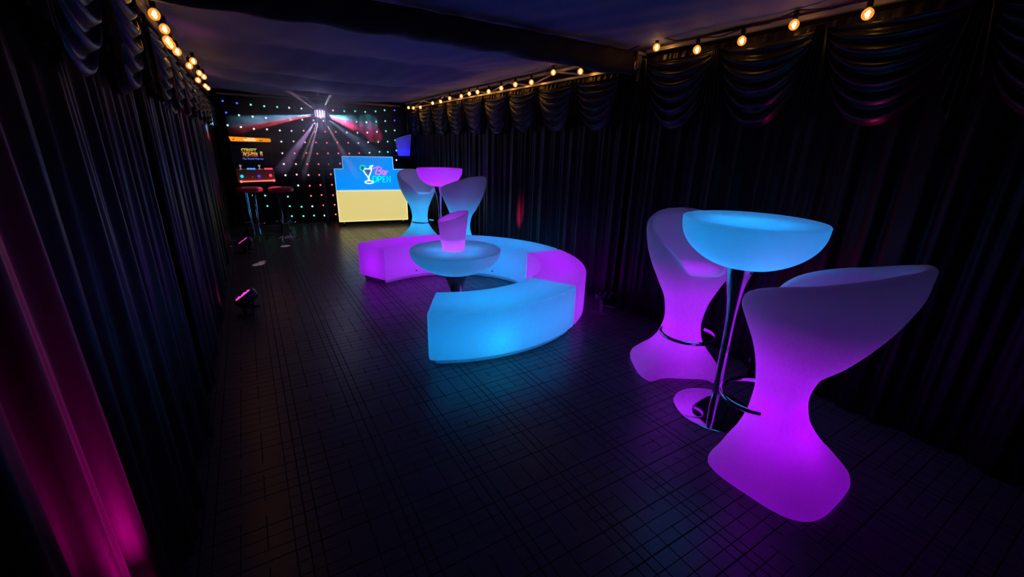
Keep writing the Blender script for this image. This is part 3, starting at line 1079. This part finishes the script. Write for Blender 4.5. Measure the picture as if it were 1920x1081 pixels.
cp = MB().box((0, -0.18, 1.005), (0.50, 0.24, 0.02), Matrix.Rotation(0.06, 3, 'X'), 0.004).build('control_panel', 'panel_art', AM)
fp = MB().box((0.0, -0.298, 0.915), (0.49, 0.012, 0.16)).build('front_panel', 'panel_art', AM, smooth=False)
for x, mt_ in ((-0.185, 'button_cyan'), (0.035, 'button_violet'), (0.19, 'button_red')):
    MB().rev([(0, 0.012), (0.014, 0.011), (0.021, 0.004), (0.021, 0.0), (0, 0.0)], 20, (x, -0.304, 0.918 + 0.01 * (x > 0.1)), Matrix.Rotation(PI / 2, 3, 'X')).build('button', mt_, fp)
MB().sphere((-0.05, -0.306, 0.905), 0.007, 8, 6).build('coin_button', 'joystick_white', fp)
for x0, mt_ in ((-0.09, 'button_blue'), (0.14, 'button_red')):
    for k in range(3):
        MB().rev([(0, 0.022), (0.012, 0.021), (0.018, 0.012), (0.018, 0.0), (0, 0.0)], 16, (x0 + 0.038 * k, -0.22, 1.012), Matrix.Rotation(0.06, 3, 'X')).build('button', mt_, cp)
for x in (-0.185, 0.06):
    j = MB().tube([(x, -0.22, 1.01), (x, -0.22, 1.055)], 0.007, 8).build('joystick', 'joystick_white', cp)
    MB().sphere((x, -0.22, 1.064), 0.017, 12, 8).build('ball_top', 'joystick_white', j)
    MB().rev([(0, 0.004), (0.02, 0.003), (0.02, 0)], 14, (x, -0.22, 1.014)).build('collar', 'joystick_white', j)
lb = MB().tube([(-0.205, -0.318, 0.842), (0.225, -0.318, 0.852)], 0.0085, 8).build('light_bar', 'light_bar_red', AM)
MB().sphere((-0.205, -0.32, 0.842), 0.018, 10, 7).sphere((0.225, -0.32, 0.852), 0.018, 10, 7).build('end_cap', 'light_bar_red', lb)
MB().box((0, -0.08, 0.81), (0.502, 0.43, 0.02)).build('bottom_panel', 'black_plastic', AM, smooth=False)
for sx in (-1, 1):
    MB().box((sx * 0.255, 0.02, 0.41), (0.028, 0.05, 0.80)).build('leg', 'black_plastic', AM, smooth=False)
MB().box((0.0, 0.02, 0.10), (0.50, 0.05, 0.035)).build('stretcher', 'grey_plastic', AM, smooth=False)
for sx in (-1, 1):
    MB().box((sx * 0.255, -0.02, 0.011), (0.045, 0.32, 0.02)).build('foot', 'black_plastic', AM, smooth=False)


# ------------------------------------------------------------------ red stools
def red_stool(loc, label):
    t = thing('red_bar_stool', label, 'bar stool', loc, 0.2, 'red topped chrome stools')
    MB().rev([(0, 0.715), (0.155, 0.715), (0.168, 0.725), (0.172, 0.745), (0.168, 0.768), (0.15, 0.779), (0.08, 0.783), (0, 0.784)], 40).build('seat', 'red_leather', t)
    for k in range(4):
        a = PI / 4 + k * PI / 2
        ca, sa = math.cos(a), math.sin(a)
        pts = [(0.072 * ca, 0.072 * sa, 0.714), (0.066 * ca, 0.066 * sa, 0.5), (0.052 * ca, 0.052 * sa, 0.2), (0.055 * ca, 0.055 * sa, 0.10), (0.085 * ca, 0.085 * sa, 0.045), (0.13 * ca, 0.13 * sa, 0.02), (0.175 * ca, 0.175 * sa, 0.010)]
        MB().tube(pts, 0.0095, 8).build('leg', 'chrome', t)
    MB().tube([(0.145 * math.cos(2 * PI * k / 40), 0.145 * math.sin(2 * PI * k / 40), 0.26) for k in range(40)], 0.006, 8, True).build('foot_ring', 'chrome', t)
    for k in range(4):
        a = PI / 4 + k * PI / 2
        MB().tube([(0.05 * math.cos(a), 0.05 * math.sin(a), 0.26), (0.142 * math.cos(a), 0.142 * math.sin(a), 0.26)], 0.005, 6).build('spoke', 'chrome', t)
    return t


s1 = red_stool((-0.01, 7.36, 0), 'red round topped chrome bar stool nearest the left curtain, before the arcade cabinet')
s2 = copy_tree(s1)
s2.location = (0.395, 7.30, 0)
s2['label'] = 'red round topped chrome bar stool with the star curtain showing on its right'

# ------------------------------------------------------------------ disco light and its beams
DL = thing('disco_light', 'disco light hanging from the roof, throwing coloured beams before the star curtain', 'disco light', (1.08, 7.5, 0))
MB().rev([(0, 2.00), (0.10, 2.00), (0.112, 1.985), (0.112, 1.905), (0.10, 1.895), (0, 1.895)], 32).build('housing', 'black_plastic', DL)
MB().rev([(0, 1.896), (0.082, 1.896), (0.078, 1.775), (0, 1.775)], 24).build('lens_drum', 'off_lens', DL)
for r_ in range(6):
    for k in range(5):
        a = math.radians(-90 + (k - 2) * 26 - 4)
        z = 1.883 - 0.0195 * r_
        rr = 0.083 - 0.0008 * r_
        mt_ = 'disco_cell' if k in (1, 2, 3) else 'disco_cell_soft'
        if r_ >= 5: continue
        MB().sphere((rr * math.cos(a), rr * math.sin(a), z - 0.004), 0.0105, 8, 6).build('lens_cell', mt_, DL)
MB().tube([(-0.12, 0, 1.95), (-0.14, 0, 2.03), (-0.05, 0, 2.085), (0.05, 0, 2.085), (0.14, 0, 2.03), (0.12, 0, 1.95)], 0.008, 8).build('yoke', 'black_plastic', DL)
MB().tube([(0, 0, 2.085), (0, 0, 2.2)], 0.014, 8).build('clamp', 'alloy', DL)
MB().tube([(-0.46, -0.02, 2.115), (-0.3, -0.02, 2.085), (-0.16, -0.01, 2.055), (-0.10, 0, 2.0)], 0.010, 6).build('cable', 'alloy', DL)

LP = (1.08, 7.40, 1.835)
SPOTS = [
    ((0.10, 7.30, 1.685), (0.28, 0.62, 1.0), 11, 7.0), ((0.10, 7.30, 1.60), (1.0, 0.10, 0.14), 8.5, 9.0),
    ((2.0, 8.58, 1.81), (0.1, 0.75, 0.85), 13, 9.0), ((2.0, 8.58, 1.71), (1.0, 0.10, 0.65), 13, 11.0), ((2.08, 8.58, 1.60), (1.0, 0.08, 0.16), 12, 11.0),
    ((0.60, 7.35, 1.22), (0.75, 0.45, 1.0), 13, 7.0), ((0.82, 7.4, 1.15), (0.6, 0.5, 0.9), 8, 4.0),
    ((1.36, 7.4, 1.25), (0.9, 0.45, 0.7), 10, 4.0), ((1.9, 7.5, 1.25), (0.35, 0.5, 0.9), 16, 3.0),  # second beam is added, to stand for the bar's blue glow in the smoke
    ((-0.04, 5.84, 0.0), (0.75, 0.72, 1.0), 3.0, 12.0), ((-0.0, 5.95, 0.0), (1.0, 0.25, 0.15), 2.0, 14.0), ((0.32, 6.76, 0.0), (1.0, 0.5, 0.6), 4.0, 9.0),
    ((0.62, 7.1, 2.12), (1.0, 0.6, 0.7), 8, 2.0), ((1.24, 7.3, 2.12), (0.9, 0.9, 1.0), 14, 1.5),
]
for aim, col, ang, p in SPOTS:
    v = (Vector(aim) - Vector(LP)).normalized()
    lamp('beam_lamp', 'SPOT', tuple(Vector(LP) + v * (0.24 if aim[1] > 8 else 0.115)), p * (125 if aim[2] > 1.5 and aim[2] < 2 else 34 if aim[2] > 0.5 and aim[2] < 2 else 50 if aim[2] < 0.5 else 55), col, None, 0.006, aim, ang, 0.55)

lamp('haze_fill_lamp', 'POINT', (1.08, 7.34, 1.80), 3.2, (0.55, 0.55, 1.0), None, 0.04)  # added point lamp, a soft fill for the haze round the disco light

# haze that the beams show up in
def haze():
    m = bpy.data.materials.new('haze'); m.use_nodes = True
    nt = m.node_tree; nt.nodes.clear()
    out = nt.nodes.new('ShaderNodeOutputMaterial')
    vs = nt.nodes.new('ShaderNodeVolumeScatter'); vs.inputs['Color'].default_value = (0.92, 0.93, 1.0, 1); vs.inputs['Anisotropy'].default_value = 0.0
    geo = nt.nodes.new('ShaderNodeNewGeometry')
    mp = nt.nodes.new('ShaderNodeMapping'); mp.inputs['Scale'].default_value = (1.6, 1.6, 3.4); mp.inputs['Rotation'].default_value = (0, 0.25, 0)
    nz = nt.nodes.new('ShaderNodeTexNoise'); nz.inputs['Scale'].default_value = 1.9; nz.inputs['Detail'].default_value = 5; nz.inputs['Distortion'].default_value = 1.2
    mr = nt.nodes.new('ShaderNodeMapRange'); mr.inputs['From Min'].default_value = 0.36; mr.inputs['From Max'].default_value = 0.72
    mr.inputs['To Min'].default_value = 0.22; mr.inputs['To Max'].default_value = 1.1
    nt.links.new(geo.outputs['Position'], mp.inputs[0]); nt.links.new(mp.outputs[0], nz.inputs['Vector'])
    nt.links.new(nz.outputs['Fac'], mr.inputs['Value'])
    # thins out towards the edges of the cloud
    sx = nt.nodes.new('ShaderNodeVectorMath'); sx.operation = 'SUBTRACT'; sx.inputs[1].default_value = (1.12, 7.5, 1.62)
    dv = nt.nodes.new('ShaderNodeVectorMath'); dv.operation = 'DIVIDE'; dv.inputs[1].default_value = (1.3, 1.0, 0.85)
    ln = nt.nodes.new('ShaderNodeVectorMath'); ln.operation = 'LENGTH'
    fo = nt.nodes.new('ShaderNodeMapRange'); fo.inputs['From Min'].default_value = 1.0; fo.inputs['From Max'].default_value = 0.45
    mu = nt.nodes.new('ShaderNodeMath'); mu.operation = 'MULTIPLY'
    nt.links.new(geo.outputs['Position'], sx.inputs[0]); nt.links.new(sx.outputs[0], dv.inputs[0]); nt.links.new(dv.outputs[0], ln.inputs[0])
    nt.links.new(ln.outputs['Value'], fo.inputs['Value'])
    nt.links.new(mr.outputs[0], mu.inputs[0]); nt.links.new(fo.outputs[0], mu.inputs[1])
    nt.links.new(mu.outputs[0], vs.inputs['Density'])
    nt.links.new(vs.outputs[0], out.inputs['Volume'])
    MATS['haze'] = m


haze()
hz = MB().box((1.15, 7.5, 1.45), (2.6, 2.0, 1.3)).build('haze', 'haze', smooth=False)
tag(hz, 'thin smoky haze hanging round the disco light beams', 'haze', kind='stuff')


# ------------------------------------------------------------------ uplighters on the floor
def uplighter(loc, rz, tilt, label, lit=True, power=2.0, aim=None, angle=50, color=(1.0, 0.03, 0.42)):
    t = thing('floor_uplighter', label, 'uplighter', loc, rz, 'small floor uplighters')
    Rx = Matrix.Rotation(tilt, 3, 'X')
    c = Vector((0, 0, 0.115))
    prof = [(0, -0.045), (0.06, -0.045), (0.085, -0.03), (0.098, 0.0), (0.098, 0.045), (0.09, 0.048), (0.088, 0.036), (0, 0.036)]
    b = MB().rev(prof, 32, c, Rx).build('housing', 'black_plastic', t)
    ft = 'pink_led_face' if lit else 'off_lens'
    f = MB().rev([(0, 0.039), (0.087, 0.039), (0.087, 0.037), (0, 0.037)], 28, c, Rx).build('face', ft, b)
    for k in range(7):
        a = 2 * PI * k / 6
        r = 0.0 if k == 6 else 0.055
        p = Rx @ Vector((r * math.cos(a), r * math.sin(a), 0.042)) + c
        MB().sphere(p, 0.017, 10, 6, 0.6).build('led_lens', 'pink_led' if lit else 'off_lens', f)
    for sx in (-1, 1):
        bm_ = 'black_plastic' if lit else 'violet_lit_plastic'
        MB().box((sx * 0.107, 0, 0.063), (0.008, 0.03, 0.125)).box((sx * 0.107, 0.0, 0.005), (0.02, 0.13, 0.01)).build('leg', bm_, t, smooth=False)
        MB().rev([(0, 0.016), (0.018, 0.014), (0.018, 0.0), (0, 0)], 14, (sx * 0.111, 0, 0.115), Matrix.Rotation(sx * PI / 2, 3, 'Y')).build('knob', 'grey_plastic', t)
    if lit and power:
        p = Rx @ Vector((0, 0, 0.066)) + c
        p = Matrix.Rotation(rz, 3, 'Z') @ p + Vector(loc)
        lamp('uplighter_lamp', 'SPOT', tuple(p), power, color, None, 0.03, aim, angle, 0.8)
    return t


uplighter((-0.16, 4.16, 0), PI / 2 - 0.25, -0.62, 'nearer pink lit uplighter on the floor by the left curtain', True, 40.0, (-0.40, 4.3, 1.6), 30)
uplighter((-0.15, 6.60, 0), PI / 2 - 0.25, -0.62, 'farther pink lit uplighter by the left curtain, before the red stools', True, 40.0, (-0.40, 6.7, 1.4), 30)
uplighter((2.70, 4.55, 0), -PI / 2, -0.12, 'red uplighter hidden behind the ring bench against the right curtain', True, 330.0, (2.87, 4.52, 0.6), 17, (1.0, 0.02, 0.14))
uplighter((2.70, 2.70, 0), 0.5, 0.0, 'unlit uplighter on the floor between the ring benches and the violet stools', False)
uplighter((2.72, 1.20, 0), -PI / 2, -0.75, 'pink lit uplighter glimpsed behind the chrome table stem and nearest stool', True, 24.0, (2.88, 1.05, 1.3), 55, (1.0, 0.02, 0.25))
uplighter((-0.19, 1.08, 0), PI / 2, -0.1, 'uplighter at the foot of the left curtain beside the camera', True, 80.0, (-0.40, 1.07, 0.8), 31, (1.0, 0.0, 0.42))
